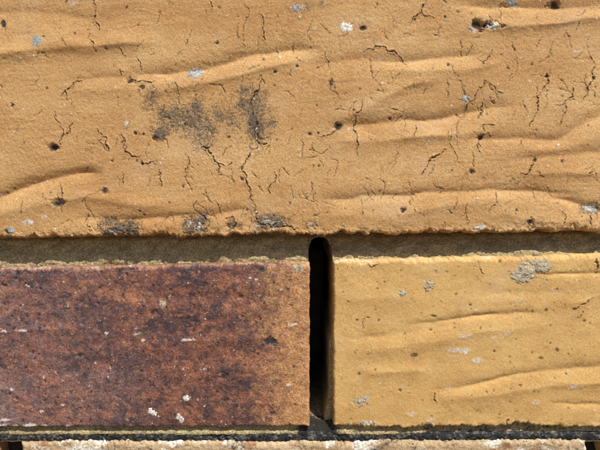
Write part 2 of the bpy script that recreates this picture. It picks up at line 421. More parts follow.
ridge(F, [(345, 120), (370, 106), (405, 88), (430, 80)], 0.75, 15, 8)
trough(F, [(352, 126), (400, 121), (435, 118), (470, 113), (500, 106)], 1.25, 8, 9)
ridge(F, [(352, 142), (400, 139), (470, 134)], 0.65, 9, 8)
trough(F, [(475, 140), (510, 139), (555, 141)], 0.8, 5, 6)
trough(F, [(550, 145), (575, 128), (615, 108)], 0.95, 9, 9)
ridge(F, [(520, 150), (560, 153), (590, 140), (615, 128)], 0.45, 9, 9)
trough(F, [(530, 158), (570, 154), (615, 150)], 0.6, 6, 7)
ridge(F, [(530, 173), (570, 174), (615, 176)], 0.8, 13, 9)
trough(F, [(330, 199), (390, 195), (450, 191), (520, 190), (560, 194)], 0.95, 5.5, 7)
ridge(F, [(400, 214), (440, 210), (475, 198), (500, 200)], 0.45, 9, 8)
ridge(F, [(330, 214), (360, 214), (400, 222)], 0.3, 8, 8)
trough(F, [(555, 196), (580, 204), (620, 215)], 0.9, 6, 7)
ridge(F, [(500, 216), (560, 222), (600, 226)], 0.4, 9, 6)
for k in range(7):                                      # faint drag marks further up, out of the picture
    v = -20 - k * 15; u = 80 + 61 * (k * 3 % 7)
    trough(F, [(u - 70, v), (u, v - 5), (u + 90, v - 9)], 0.9, 8, 9)

T3 = lambda ox, oy, *p: [(ox + a / 3, oy + b / 3) for a, b in p]
CR = [  # visible cracks
 (T3(0, 0, (280, 0), (285, 40), (295, 75), (298, 92)), 0.85), (T3(0, 0, (268, 100), (272, 120), (285, 135), (287, 150)), 0.7),
 (T3(0, 0, (355, 130), (365, 155), (377, 170)), 0.55), (T3(0, 0, (575, 90), (570, 110), (558, 130)), 0.6),
 (T3(0, 0, (412, 170), (420, 195), (424, 212)), 0.6), (T3(0, 0, (245, 243), (215, 258), (195, 272), (200, 300)), 0.8),
 (T3(0, 0, (195, 272), (183, 288)), 0.6), (T3(0, 0, (340, 195), (358, 210), (365, 228)), 0.6),
 (T3(0, 0, (525, 250), (535, 275), (540, 310)), 0.7), (T3(0, 0, (165, 335), (172, 365), (183, 385), (187, 410), (180, 440)), 0.7),
 (T3(0, 0, (187, 405), (205, 400), (218, 370)), 0.6), (T3(0, 0, (290, 385), (300, 400), (315, 430), (325, 455)), 0.85),
 (T3(0, 0, (355, 405), (372, 415), (372, 450)), 0.65), (T3(0, 0, (405, 240), (440, 245), (465, 243)), 0.6),
 (T3(200, 0, (30, 5), (38, 20), (37, 45)), 0.75), (T3(200, 0, (132, 5), (133, 70), (134, 140)), 0.5),
 (T3(200, 0, (178, 42), (190, 70), (195, 120)), 0.7), (T3(200, 0, (183, 225), (180, 265), (160, 290), (158, 340), (165, 395), (178, 430), (188, 450)), 1.0),
 (T3(200, 0, (178, 430), (200, 430)), 0.8), (T3(200, 0, (485, 300), (480, 335), (462, 345), (460, 390), (470, 420), (475, 470)), 0.75),
 (T3(200, 0, (410, 375), (390, 405), (350, 405)), 0.65), (T3(200, 0, (300, 420), (305, 470)), 0.6),
 (T3(200, 0, (490, 155), (520, 150), (545, 140), (560, 150), (600, 170), (625, 190)), 0.75), (T3(200, 0, (375, 155), (378, 215)), 0.5),
 (T3(400, 0, (80, 0), (65, 35), (40, 50), (30, 70)), 0.75), (T3(400, 0, (65, 35), (100, 55)), 0.6), (T3(400, 0, (0, 105), (40, 95)), 0.6),
 (T3(400, 0, (200, 165), (215, 130)), 0.5), (T3(400, 0, (275, 145), (262, 175), (245, 200)), 0.6),
 (T3(400, 0, (240, 265), (268, 245), (285, 265), (310, 280)), 0.7), (T3(400, 0, (240, 265), (225, 300), (195, 345)), 0.6),
 (T3(400, 0, (248, 305), (235, 355)), 0.7), (T3(400, 0, (390, 230), (420, 222), (443, 228), (432, 265), (415, 320), (400, 360), (388, 380)), 0.75),
 (T3(400, 0, (565, 155), (582, 185), (575, 215), (583, 235), (560, 265), (550, 300)), 0.8),
 (T3(400, 0, (515, 260), (520, 290), (495, 315), (485, 360), (480, 375)), 0.75), (T3(400, 0, (495, 305), (470, 315)), 0.6),
 (T3(400, 0, (245, 375), (285, 375)), 0.65), (T3(400, 0, (245, 375), (265, 400), (245, 415), (240, 450)), 0.7), (T3(400, 0, (265, 395), (275, 412)), 0.6),
 (T3(400, 0, (48, 375), (42, 410)), 0.65), (T3(400, 0, (140, 240), (145, 265)), 0.5),
 (T3(0, 140, (180, 130), (188, 170)), 0.75), (T3(0, 140, (130, 160), (140, 182)), 0.7), (T3(0, 140, (300, 0), (320, 25)), 0.75),
 (T3(0, 140, (370, 0), (375, 35), (395, 50), (425, 70), (470, 72)), 1.0), (T3(0, 140, (470, 85), (480, 120), (483, 140)), 0.75),
 (T3(0, 140, (555, 40), (557, 110)), 0.6), (T3(0, 140, (590, 180), (585, 210)), 0.8), (T3(0, 140, (365, 95), (368, 130)), 0.7),
 (T3(0, 140, (262, 240), (275, 272)), 0.6), (T3(200, 140, (0, 10), (40, 50), (55, 75), (60, 110)), 1.0), (T3(200, 140, (55, 70), (95, 68)), 0.7),
 (T3(200, 140, (187, 5), (150, 45), (130, 75), (140, 110), (150, 160), (165, 210)), 1.0), (T3(200, 140, (225, 95), (215, 130), (210, 160)), 0.8),
 (T3(400, 140, (240, 0), (243, 40)), 0.7), (T3(400, 140, (365, 0), (370, 20)), 0.6), (T3(400, 140, (138, 28), (115, 45), (90, 55), (65, 105)), 0.85),
 (T3(400, 140, (405, 55), (400, 75), (385, 100), (360, 100)), 0.75), (T3(400, 140, (575, 85), (565, 105)), 0.6),
 (T3(400, 140, (290, 155), (292, 190), (270, 225)), 0.7), (T3(400, 140, (35, 165), (35, 190)), 0.6), (T3(400, 140, (485, 215), (487, 260)), 0.6),
 (T3(400, 140, (570, 215), (572, 262)), 0.8), (T3(400, 140, (200, 190), (205, 262)), 0.5), (T3(400, 140, (200, -100), (202, 90)), 0.33),
 (T3(0, 140, (290, 245), (310, 275), (345, 265), (375, 280), (415, 262)), 0.9), (T3(200, 140, (165, 210), (180, 250), (215, 262), (260, 258), (285, 270)), 0.9),
 (T3(200, 140, (75, 235), (100, 232), (108, 250), (90, 268), (78, 258)), 0.8), (T3(200, 140, (0, 225), (25, 240), (15, 268)), 0.8)]
for k, (p, w) in enumerate(CR): F.line(p, w * 0.62, 0.36, k, 0.75 + 0.25 * min(1, w))
rs = np.random.RandomState(8)
for (u, v, a) in list(F.specks): F.blob('lime', u, v, a, a, .85, dh=.06)
for k in range(170):                                    # hairlines between them
    u, v = rs.uniform(-5, 605), rs.uniform(-60, 230); p = [(u, v)]
    a = rs.normal(math.pi / 2, 0.55)
    for i in range(rs.randint(2, 5)):
        a += rs.normal(0, 0.35); u += math.cos(a) * 3.5; v += math.sin(a) * 3.5; p.append((u, v))
    F.line(p, rs.uniform(0.32, 0.52), 0.2, 200 + k, rs.uniform(0.3, 0.75))
for k in range(125):
    cu, cv, su, sv = ((235, 150, 70, 45), (525, 105, 60, 50), (400, 75, 70, 40), (300, 205, 180, 20))[k % 4]
    u, v = rs.normal(cu, su), min(232, rs.normal(cv, sv)); p = [(u, v)]
    a = rs.normal(math.pi / 2, 0.7)
    for i in range(rs.randint(3, 9)):
        a += rs.normal(0, 0.42); a = a * .85 + .15 * math.pi / 2; u += math.cos(a) * 3.0; v += math.sin(a) * 3.0; p.append((u, v))
    F.line(p, rs.uniform(0.26, 0.50), 0.22, 900 + k, rs.uniform(0.35, 0.85))
# dark pits
PITS = [(130, 81, 4.5, 3), (142, 87, 3, 2.5), (53, 147, 6, 4.5), (3, 24, 3, 5), (135, 133, 2, 2), (143, 134, 2, 1.5), (12, 105, 2, 2), (155, 138, 3.5, 3), (217, 43, 2.4, 2),
 (275, 72, 2.5, 1.6), (297, 66, 1.8, 1.5), (331, 83, 2, 4.2), (338, 126, 4.5, 4), (363, 28, 4, 3), (556, 4, 6, 5.5), (481, 137, 3, 3), (502, 27, 3, 2),
 (547, 76, 2.5, 2.5), (54, 147, 4, 3), (59, 203, 7, 4.5), (105, 191, 4, 3), (112, 161, 1.6, 1.4), (140, 211, 1.6, 1.3), (142, 164, 1.8, 1.8), (242, 179, 2, 2.2),
 (535, 160, 2.2, 2.4), (403, 210, 3, 2.6), (472, 172, 3, 2.6), (530, 222, 3, 4), (594, 78, 2, 2.5), (448, 65, 2, 2), (183, 186, 1.5, 1.7), (7, 232, 2, 2),
 (445, 17, 2, 1.6), (390, 118, 2, 1.6), (310, 134, 2.6, 1.8), (318, 133, 1.5, 1.5), (290, 203, 1.3, 1.2), (562, 161, 1.8, 1.6), (516, 240 - 30, 1.6, 1.6)]
for k, (u, v, a, b) in enumerate(PITS):
    F.blob('stain_shade', u, v, a * 1.25, b * 1.25, 0.72, rs.uniform(-.5, .5), k, soft=.8); F.blob('crack', u, v, a * .8, b * .75, 0.9, rs.uniform(-.8, .8), k + 3, soft=.7); F.blob(None, u, v, a, b, 1, 0, k, dh=-0.16 * min(a, b))
    F.blob('lime', u + rs.normal(0, a), v + rs.normal(0, b), .8, .8, .8)
F.blob('crack', 477, 24, 6, 5, 1.0, 0.3, 7); F.blob('crack', 487, 25, 5, 3.6, 1.0, 0.3, 9); F.blob(None, 478, 24, 7, 5.5, 1, 0.3, 7, dh=-1.6); F.blob(None, 487, 25, 6, 4, 1, 0.3, 9, dh=-1.2)
for k in range(170):
    u, v = rs.uniform(-8, 608), rs.uniform(-100, 232); a = rs.uniform(0.6, 1.5)
    F.blob('crack', u, v, a * rs.uniform(1, 1.6), a, rs.uniform(.5, .95), rs.uniform(0, 3), k, dh=-0.18, soft=0.7)
# soot and lichen staining
for k, (u, v, a, b, val) in enumerate([(178, 117, 40, 28, .66), (192, 124, 34, 24, .66), (160, 132, 14, 10, .80), (226, 118, 36, 28, .60), (252, 108, 26, 34, .68), (253, 122, 12, 24, .85), (150, 98, 13, 20, .60), (207, 142, 20, 16, .58), (162, 112, 16, 16, .64), (245, 92, 14, 14, .6), (255, 150, 12, 20, .42), (195, 115, 12, 24, .75),
    (120, 228, 26, 9, .85), (110, 222, 16, 10, .65), (132, 231, 14, 7, .8), (196, 223, 17, 12, .80), (190, 230, 10, 6, .8), (212, 214, 8, 8, .45), (231, 224, 9, 9, .65), (272, 222, 24, 10, .72), (262, 228, 12, 6, .7), (257, 212, 6, 6, .5), (312, 222, 12, 7, .45),
    (338, 126, 14, 10, .42), (58, 24, 16, 8, .36), (302, 90, 10, 8, .34), (305, 8, 16, 9, .46), (325, 5, 10, 7, .46), (361, 26, 12, 7, .42), (508, 2, 12, 5, .55), (482, 24, 16, 9, .42),
    (423, 12, 12, 9, .36), (467, 98, 9, 7, .38), (507, 215, 14, 6, .30), (592, 208, 14, 8, .75), (420, 230, 12, 5, .30), (240, 225, 8, 7, .5), (548, 75, 10, 8, .30), (500, 120, 8, 12, .28), (553, 33, 6, 5, .36), (150, 155, 12, 9, .25),
    (213, 156, 13, 10, .32), (470, 174, 9, 8, .36), (365, 40, 26, 12, .26), (320, 175, 20, 12, .16), (530, 226, 12, 8, .34), (575, 226, 12, 9, .34)]):
    F.blob('stain_shade', u, v, a, b, val, rs.uniform(-.3, .3), k, soft=0.9)
for k in range(170):
    u, v = rs.uniform(-8, 608), rs.uniform(-100, 232); a = rs.uniform(1.5, 6)
    F.blob('stain_shade', u, v, a * 1.4, a, rs.uniform(.2, .45), rs.uniform(0, 3), k, soft=0.9)
F.A['stain_shade'] = np.maximum(F.A['stain_shade'], (1 - sstep(0.4, 3.5, F.ev_b)) * 0.46 * np.clip(0.6 + 1.4 * fbm(U / 26, V / 26, 64, 3), 0, 1))
F.A['stain_shade'] = np.clip(F.A['stain_shade'] * 1.22, 0, 1)
# pale lime and lichen flecks
for k, (u, v, a, b, val) in enumerate([(72, 3, 5, 4, .6), (126, 122, 2.6, 2.6, .9), (300, 7, 10, 5, .5), (325, 3, 5, 4, .5), (473, 31, 4, 3, .6), (576, 51, 5, 3, .5), (27, 222, 8, 4, .75), (45, 217, 4, 3, .7),
    (480, 227, 8, 3.4, .85), (310, 225, 6, 5, .5), (381, 58, 3, 3, .5), (272, 221, 14, 6, .5), (190, 224, 6, 4, .5), (437, 62, 3, 2, .5), (288, 173, 4, 3, .45), (392, 172, 5, 3, .4), (272, 18, 3, 3, .4), (592, 206, 6, 4, .5), (117, 87, 3, 3, .5)]):
    F.blob('lime', u, v, a, b, val, 0, k)
for k in range(230):
    u, v = rs.uniform(-8, 608), rs.uniform(-100, 234); a = rs.uniform(0.5, 1.4)
    F.blob('lime', u, v, a * 1.3, a, rs.uniform(.5, .9), rs.uniform(0, 3), k, dh=0.1)
# crumbling lower arris
cr = (1 - sstep(0, 5.5, F.ev_b))
F.H += cr * (0.75 * fbm(U / 6, V / 5, 31, 5, gain=.65) - 0.10)
for (u, v, a, b) in ((118, 231, 22, 8), (195, 226, 14, 9), (230, 226, 7, 7), (270, 225, 20, 8), (312, 229, 9, 6), (530, 228, 6, 6), (572, 229, 5, 6)):
    w = np.exp(-(((U - u) / a) ** 2 + ((V - v) / b) ** 2) ** 1.5)
    F.H -= w * (0.35 + 0.9 * np.abs(fbm(U / 6, V / 5, 35, 4, gain=.65)))
    F.A['lime'] = np.maximum(F.A['lime'], w * np.clip(1.6 * fbm(U / 5, V / 4, 36, 4, gain=.7) + .12, 0, .8))
F.H -= F.D; F.H -= F.A['stain_shade'] * 0.12 * (0.5 + vnoise(U / 1.7, V / 1.7, 33))
F_top = F
brick_top = part('brick', F.build('large_buff_brick', m_buff, 88, 1.0), F.loc, label='tall sandy buff brick with wavy drag marks, cracks and black staining')

# ------------------------------------------------------------------ flashed red brick, left of the weep hole
vt, vb = 264, 427
us = cols(-322, 309.5, 0.66, -14, 309.5)
ts = np.linspace(0, 1, 250)
F = Field(us, ts, ragged(poly((-330, 272), (0, 268), (60, 266.5), (130, 266), (220, 263.5), (280, 262), (320, 261)), 1.2, 14, sign=1),
          ragged(poly((-330, 427), (0, 427), (150, 427), (310, 426)), 1.1, 15, sign=-1), endj(us, 0.55, 16)); F.D = np.zeros_like(F.U)
U, V = F.U, F.V
F.H += 0.35 * fbm(U / 80, V / 38, 41, 3) + 0.26 * fbm(U / 17, V / 12, 42, 4, gain=.6) + 0.07 * vnoise(U / 4, V / 4, 43) + 0.03 * vnoise(U / 1.5, V / 1.5, 44)
ridge(F, [(-20, 332), (40, 331), (75, 329)], 0.35, 6, 5); ridge(F, [(150, 343), (200, 341), (245, 338)], 0.3, 6, 5)
trough(F, [(10, 372), (80, 368), (140, 372)], 0.3, 8, 8); trough(F, [(120, 300), (190, 297), (260, 299)], 0.25, 8, 8)
F.A['buffness'] = np.clip(0.85 * sstep(225, 322, U + 16 * fbm(U / 30, V / 22, 49, 4)) + 0.26 * sstep(90, 280, U), 0, 1)
F.A['buffness'] = np.maximum(F.A['buffness'], (1 - sstep(0.3, 2.6, F.ev_t)) * 0.62)
F.A['paleness'] = np.clip((1 - sstep(40, 200, U)) * (0.30 + 0.30 * sstep(330, 420, V)) * (0.8 + 0.7 * fbm(U / 40, V / 30, 48, 3)), 0, 1)  # paler towards the left, most at the lower left
F.blob('stain_shade', 271, 341, 8, 5, 1.0, 0.1, 3); F.blob(None, 271, 341, 8, 5, 1, 0.1, 3, dh=-0.5)
for k, (u, v, a, b) in enumerate([(3, 285, 3, 2.4), (4, 303, 4, 3), (40, 289, 1.8, 1.6), (98, 303, 2.2, 2), (21, 320, 3, 2.5), (83, 323, 2, 2), (33, 352, 3, 2.2), (1, 366, 2, 3), (194, 321, 3, 3.6), (45, 381, 2, 2),
    (17, 398, 2.2, 2.2), (272, 413, 5, 3.4), (223, 376, 5, 4), (153, 312, 5, 4), (262, 268, 6, 5), (131, 269, 7, 3), (204, 285, 4, 3), (240, 296, 4, 3.5), (80, 355, 4, 3), (225, 400, 4, 3), (243, 316, 5, 3), (18, 273, 5, 3)]):
    dk = a > 3.5
    F.blob('stain_shade', u, v, a * 1.1, b * 1.1, .62, rs.uniform(-.4, .4), k, soft=.9); F.blob('crack', u, v, a * .5, b * .5, .9, rs.uniform(-1, 1), k + 2, soft=.8); F.blob(None, u, v, a, b, 1, 0, k, dh=-0.3)
for k in range(260):
    u, v = rs.uniform(-10, 300), rs.uniform(268, 425); a = rs.uniform(0.6, 1.5)
    F.blob('crack', u, v, a * 1.3, a, rs.uniform(.5, .95), rs.uniform(0, 3), k, dh=-0.15)
for k in range(60):
    u, v = rs.uniform(-10, 295), rs.uniform(270, 425); a = rs.uniform(2.5, 7)
    F.blob('stain_shade', u, v, a * 1.4, a, rs.uniform(.35, .6), rs.uniform(0, 3), k, soft=0.9)
for k, (u, v, a, b, an) in enumerate([(27, 285.5, 3.4, 1.1, .6), (106, 333, 2.6, 2, 0), (143, 340, 2.6, 2.2, 0), (24, 330.5, 7, 2, 0), (5, 331, 4, 1.6, 0), (138, 333.5, 4, 1.4, -.3), (12, 389, 2.6, 1.8, 0), (187, 340, 10, 1.6, -.1),
    (4, 425, 5, 2, 0), (16, 426, 6, 2, 0), (30, 425, 8, 2.2, 0), (45, 426, 6, 1.8, 0), (68, 426, 3, 1.5, 0), (42, 411, 2.4, 2, 0), (63, 405, 2, 1.8, 0), (288, 385, 3, 1.5, 0), (205, 369, 2, 1.5, 0), (250, 278, 2, 1.4, 0), (292, 325, 7, 1.3, -.2), (5, 420, 6, 1.4, 0)]):
    F.blob('lime', u, v, a, b, 1.0, an, k, dh=0.12)
for k in range(130):
    u, v = rs.uniform(-10, 305), rs.uniform(268, 426); a = rs.uniform(0.6, 1.25)
    F.blob('lime', u, v, a * 1.5, a, rs.uniform(.5, .95), rs.uniform(0, 3), k, dh=0.06)
F.line([(187, 268), (184, 276), (185, 284), (190, 288)], 0.5, 0, 5, 0.0)
F.blob('lime', 299, 268, 8, 6, .55, 0, 2)
F.A['lime'] = np.maximum(F.A['lime'], (1 - sstep(0.2, 2.4, F.ev_t)) * 0.52 * np.clip(0.75 + 1.2 * fbm(U / 22, V / 30, 59, 3), 0, 1.2))
cr = (1 - sstep(0, 2.5, np.minimum(F.ev_b, F.ev_t))); F.H += cr * 0.4 * fbm(U / 6, V / 5, 45, 4); F.H -= 1.4 * (1 - sstep(0, 2.6 + 1.4 * fbm(U / 30, V * 0, 46, 3), F.ev_t)) ** 2 * (0.6 + 0.8 * fbm(U / 16, V / 30, 47, 3))
F_red = F
brick_red = part('brick', F.build('flashed_brick', m_red, 88, 0.9, attrs=('crack', 'stain_shade', 'lime', 'buffness', 'paleness')), F.loc, label='mottled purple-red brick turning buff beside the weep hole')

# ------------------------------------------------------------------ smooth buff brick, right of the weep hole
us = cols(333.5, 965, 0.66, 333.5, 614)
F = Field(us, ts, ragged(poly((330, 262), (345, 259.5), (420, 258), (500, 257), (600, 254), (970, 250)), 1.3, 24, sign=1),
          ragged(poly((330, 426), (380, 428), (450, 427), (520, 425.5), (600, 427), (970, 428)), 1.6, 25, sign=-1), endj(us, 0.6, 26)); F.D = np.zeros_like(F.U)
U, V = F.U, F.V
F.H += 0.34 * fbm(U / 85 + V / 300, V / 36, 51, 3) + 0.09 * fbm(U / 20, V / 11, 52, 3) + 0.03 * vnoise(U / 3.5, V / 3, 53) + 0.018 * vnoise(U / 1.4, V / 1.4, 54)
trough(F, [(545, 275), (575, 274.5), (630, 274)], 0.45, 2.6, 3.4)
trough(F, [(425, 324), (455, 319), (494, 314.5), (530, 314)], 0.75, 4, 6)
ridge(F, [(365, 352), (400, 348), (440, 340), (480, 331), (520, 327)], 0.55, 12, 10)
trough(F, [(360, 338), (400, 334), (440, 326)], 0.4, 7, 7)
ridge(F, [(372, 372), (395, 371), (420, 370)], 0.45, 7, 6, taper=14)
trough(F, [(450, 390), (490, 381), (525, 372), (560, 369), (625, 366)], 0.62, 5, 6)
ridge(F, [(455, 399), (500, 393), (550, 385), (625, 380)], 0.55, 9, 8)
trough(F, [(560, 404), (590, 406), (630, 408)], 0.5, 4, 5)
ridge(F, [(340, 300), (380, 296), (420, 300)], 0.25, 12, 10); trough(F, [(480, 296), (530, 292), (600, 296)], 0.3, 9, 9)
ridge(F, [(575, 306), (590, 300), (620, 288)], 0.35, 7, 5)
for k, (u, v, a, b) in enumerate([(433, 316, 3, 1.4), (414, 355, 4, 2.4), (494, 351, 1.6, 1.6), (541, 358, 3, 1.8), (557, 350, 2, 1.8), (546, 310, 1.6, 1.6), (584, 321, 1.6, 1.3), (400, 390, 1.8, 1.6), (359, 374, 2, 1.8),
    (500, 254 + 7, 2, 2), (431, 330, 2, 1), (574, 309, 1.8, 1.6), (470, 305, 1.5, 1.2), (357, 320, 1.5, 1.3), (520, 385, 1.8, 1.2)]):
    F.blob('crack', u, v, a, b, .75, rs.uniform(-.4, .4), k); F.blob(None, u, v, a, b, 1, 0, k, dh=-0.25)
for k in range(110):
    u, v = rs.uniform(336, 606), rs.uniform(262, 425); a = rs.uniform(0.5, 1.2)
    F.blob('crack', u, v, a * 1.4, a, rs.uniform(.35, .8), rs.uniform(0, 3), k, dh=-0.12)
for k, (u, v, a, b, val) in enumerate([(479, 409, 15, 8, .50), (500, 410, 10, 5, .36), (452, 410, 8, 6, .30), (436, 393, 5, 6, .45), (532, 267, 26, 17, .58), (402, 293, 9, 7, .4), (429, 286, 8, 9, .4), (361, 401, 12, 8, .4), (372, 423, 16, 6, .4), (545, 345, 18, 12, .26), (585, 395, 14, 9, .25), (390, 262, 14, 5, .40),
    (362, 265, 8, 6, .40), (470, 262, 12, 4, .30), (440, 423, 10, 4, .4), (505, 298, 12, 6, .22), (460, 320, 30, 6, .18), (375, 320, 12, 9, .12), (510, 424, 8, 4, .4), (560, 425, 12, 3, .35)]):
    F.blob('stain_shade', u, v, a, b, val, rs.uniform(-.3, .3), k, soft=0.9)
for k, (u, v, a, b, val, an) in enumerate([(462, 335.5, 9, 3, .62, 0), (460, 350, 12, 3.6, .72, .05), (477, 360, 8, 3.6, .72, 0), (507, 333, 5, 3, .6, -.3), (493, 338, 4, 2, .6, 0), (450, 349, 5, 4, .55, 0), (572, 386, 5, 2.6, .8, -.4), (536, 402, 6, 3.4, .6, 0),
    (553, 289, 4, 2.4, .5, 0), (447, 387, 6, 3, .5, 0), (366, 262, 10, 4, .5, 0), (545, 262, 12, 5, .5, 0), (410, 259, 20, 3, .45, 0), (516, 300, 8, 3, .4, 0), (432, 420, 5, 3, .6, 0), (411, 414, 4, 2.4, .6, 0)]):
    F.blob('lime', u, v, a, b, val, an, k, dh=0.06)
for k in range(60):
    u, v = rs.uniform(336, 606), rs.uniform(262, 425); a = rs.uniform(0.6, 1.2)
    F.blob('lime', u, v, a * 1.3, a, rs.uniform(.45, .85), rs.uniform(0, 3), k, dh=0.06)
for k, (p, w) in enumerate([([(435, 393), (434, 399), (436, 403)], .8), ([(597, 258), (598, 266), (596, 270)], .8), ([(575, 309), (584, 304), (593, 298)], .55), ([(478, 262), (481, 270), (484, 274)], .5), ([(366, 262), (372, 268), (379, 264)], .6),
     ([(508, 420), (508, 426)], 1.0), ([(583, 311), (581, 317)], .5), ([(371, 316), (363, 322), (361, 332)], .4)]): F.line(p, w, 0.4, 700 + k, 0.8)
F.A['lime'] = np.maximum(F.A['lime'], (1 - sstep(0.2, 3.0, F.ev_t)) * 0.46 * np.clip(0.75 + 1.2 * fbm(U / 22, V / 30, 58, 3), 0, 1.2))
cr = (1 - sstep(0, 3.0, np.minimum(F.ev_b, F.ev_t))); F.H += cr * 0.45 * fbm(U / 6, V / 5, 55, 4); F.H -= 1.7 * (1 - sstep(0, 3.2 + 1.6 * fbm(U / 30, V * 0, 56, 3), F.ev_t)) ** 2 * (0.6 + 0.8 * fbm(U / 16, V / 30, 57, 3))
F.H -= F.D; F_right = F
brick_right = part('brick', F.build('smooth_buff_brick', m_buff_smooth, 88, 1.1), F.loc, label='smooth ochre buff brick with lime smears and mortar crumbs')

# ------------------------------------------------------------------ course under the membrane
us = cols(19, 588, 0.9, 19, 588)
ts2 = np.concatenate([np.linspace(0, 0.22, 60)[:-1], np.linspace(0.22, 1, 50)])
F = Field(us, ts2, ragged(poly((0, 442), (120, 441), (300, 442.5), (430, 441), (480, 440), (600, 440)), 2.0, 34), ragged(poly((0, 606), (600, 606)), 1.2, 35), endj(us, 2.0, 36)); F.D = np.zeros_like(F.U)
U, V = F.U, F.V
F.H += 0.35 * fbm(U / 50, V / 24, 61, 3) + 0.35 * fbm(U / 11, V / 8, 62, 4) + 0.08 * vnoise(U / 2.4, V / 2.4, 63) - 0.3
F.A['lime'] = np.clip(0.36 + 1.1 * fbm(U / 26, V / 12, 65, 4) - 0.004 * (V - 445), 0, 1) * (1 - 0.6 * sstep(455, 500, V))
F.A['stain_shade'] = np.clip(0.30 + 0.8 * fbm(U / 18, V / 9, 66, 4), 0, 1) * 0.75
part('brick', F.build('lime_splashed_brick', m_ledge, 88, 2.4), F.loc, label='buff brick splashed with white lime along its upper edge')

# ------------------------------------------------------------------ mortar, membrane, weep hole
def hole_bed():
    us = cols(-1980, 2580, 0.7)
    def bot(u):
        b = np.interp(u, [-330, 0, 300, 345, 600, 980], [275, 271, 265, 262, 257, 252])
        x = np.abs(u - 321.0) / 12.2
        roof = 237.5 + 16 * (1 - np.sqrt(np.clip(1 - np.clip(x, 0, 1) ** 2.6, 0, 1)))
        return np.where(x < 1, roof, b) + 1.3 * fbm(u / 4.0, u * 0, 81, 4, gain=.7)
    top = lambda u: np.interp(u, [-330, 0, 140, 300, 480, 600, 980], [235, 234, 232.5, 231.5, 229, 227, 226])
    F = Field(us, np.linspace(0, 1, 56), top, bot); F.D = np.zeros_like(F.U)
    U, V = F.U, F.V; t = np.linspace(0, 1, 56)[:, None]
    dz = V - top(U)
    left = 1 - sstep(250, 345, U)
    prof = -(13.5 - 2.2 * left) + (8.0 - 3.3 * left) * sstep(3, 30, dz) - 2.5 * (1 - sstep(1, 9, dz))
    F.H += prof + 1.3 * fbm(U / 38, V / 16, 82, 3) + 0.75 * fbm(U / 7, V / 6, 83, 5, gain=.62) + 0.10 * vnoise(U / 2.2, V / 2.2, 84)
    F.H += 0.9 * np.exp(-((U - 545) / 26) ** 2) * sstep(10, 26, dz)
    F.H -= 1.2 * np.exp(-((np.abs(U - 321) - 14) / 5) ** 2) * 0.4
    F.A['stain_shade'] = np.clip(0.20 + 0.5 * fbm(U / 16, V / 8, 85, 4), 0, 1) * 0.7
    return F
F = hole_bed()
part('mortar_bed', F.build('upper_bed', m_mortar, 86, 0.7, attrs=('stain_shade',)), F.loc, label='recessed olive sand mortar joint notched by the weep hole')

def strip(name, label, v0, v1, hfun, mat, fine=0.8, nrow=26, u0=-1980, u1=2580, depth=84, arris=0.5, rag=0.8, seed=0, stain_shade=None):
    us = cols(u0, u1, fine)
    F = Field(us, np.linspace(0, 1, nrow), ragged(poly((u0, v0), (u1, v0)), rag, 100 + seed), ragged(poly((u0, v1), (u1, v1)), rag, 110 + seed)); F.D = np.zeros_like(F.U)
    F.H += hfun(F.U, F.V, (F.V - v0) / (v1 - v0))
    F.A['stain_shade'] = np.clip(0.15 + 0.5 * fbm(F.U / 16, F.V / 6, 120 + seed, 4), 0, 1) * 0.7
    if stain_shade: F.A['stain_shade'] = np.clip(F.A['stain_shade'] + stain_shade(F.U) , 0, 1)
    return part(name, F.build(name, mat, depth, arris, attrs=('stain_shade',)), F.loc, label=label), F
def low_bed_h(U, V, t):
    h = -2.9 + 1.9 * sstep(0.1, 0.9, t) - 1.2 * sstep(360, 450, U) + 0.4 * fbm(U / 26, V / 8, 86, 3) + 0.28 * fbm(U / 6, V / 5, 87, 4) + 0.07 * vnoise(U / 2, V / 2, 88)
    return h - 1.6 * np.exp(-((U - 320) / 12) ** 4)
_, FB = strip('mortar_bed', 'thin mortar bed above the dark membrane', 425.5, 436, low_bed_h, m_mortar, seed=1, stain_shade=lambda U: 0.05 + 0.9 * np.exp(-((U - 318) / 20) ** 4) + 0.22 * sstep(360, 430, U))  # mask also paints in the dark of the hole's foot and shade to the right
def dpc_h(U, V, t):
    U = U + 3 * vnoise(U / 9, U * 0, 94); a = np.abs(((U / 7.5 + t * 0.9) % 1) - 0.5) * 2; b = np.abs(((U / 7.5 - t * 0.9 + 0.3) % 1) - 0.5) * 2
    braid = np.where(t < 0.5, a, b)
    return 0.25 + 0.9 * np.sqrt(np.clip(1 - (2 * t - 1) ** 2, 0, 1)) + 0.55 * (braid - 0.5) * (0.6 + 0.7 * vnoise(U / 17, V * 0, 93)) + 0.6 * fbm(U / 24, V / 24, 89, 3) + 0.55 * fbm(U / 5, V / 4, 90, 5, gain=.65) - 2.3
strip('damp_proof_course', 'dark braided edge of a bitumen membrane in the joint', 433.5, 442.5, dpc_h, m_dpc, fine=0.7, nrow=22, seed=2, depth=95, rag=0.5)
strip('mortar_bed', 'pale bedding mortar under the membrane', 440.5, 446, lambda U, V, t: -3.6 + 0.4 * fbm(U / 12, V / 5, 96, 4), m_lump, fine=1.2, nrow=10, seed=3)

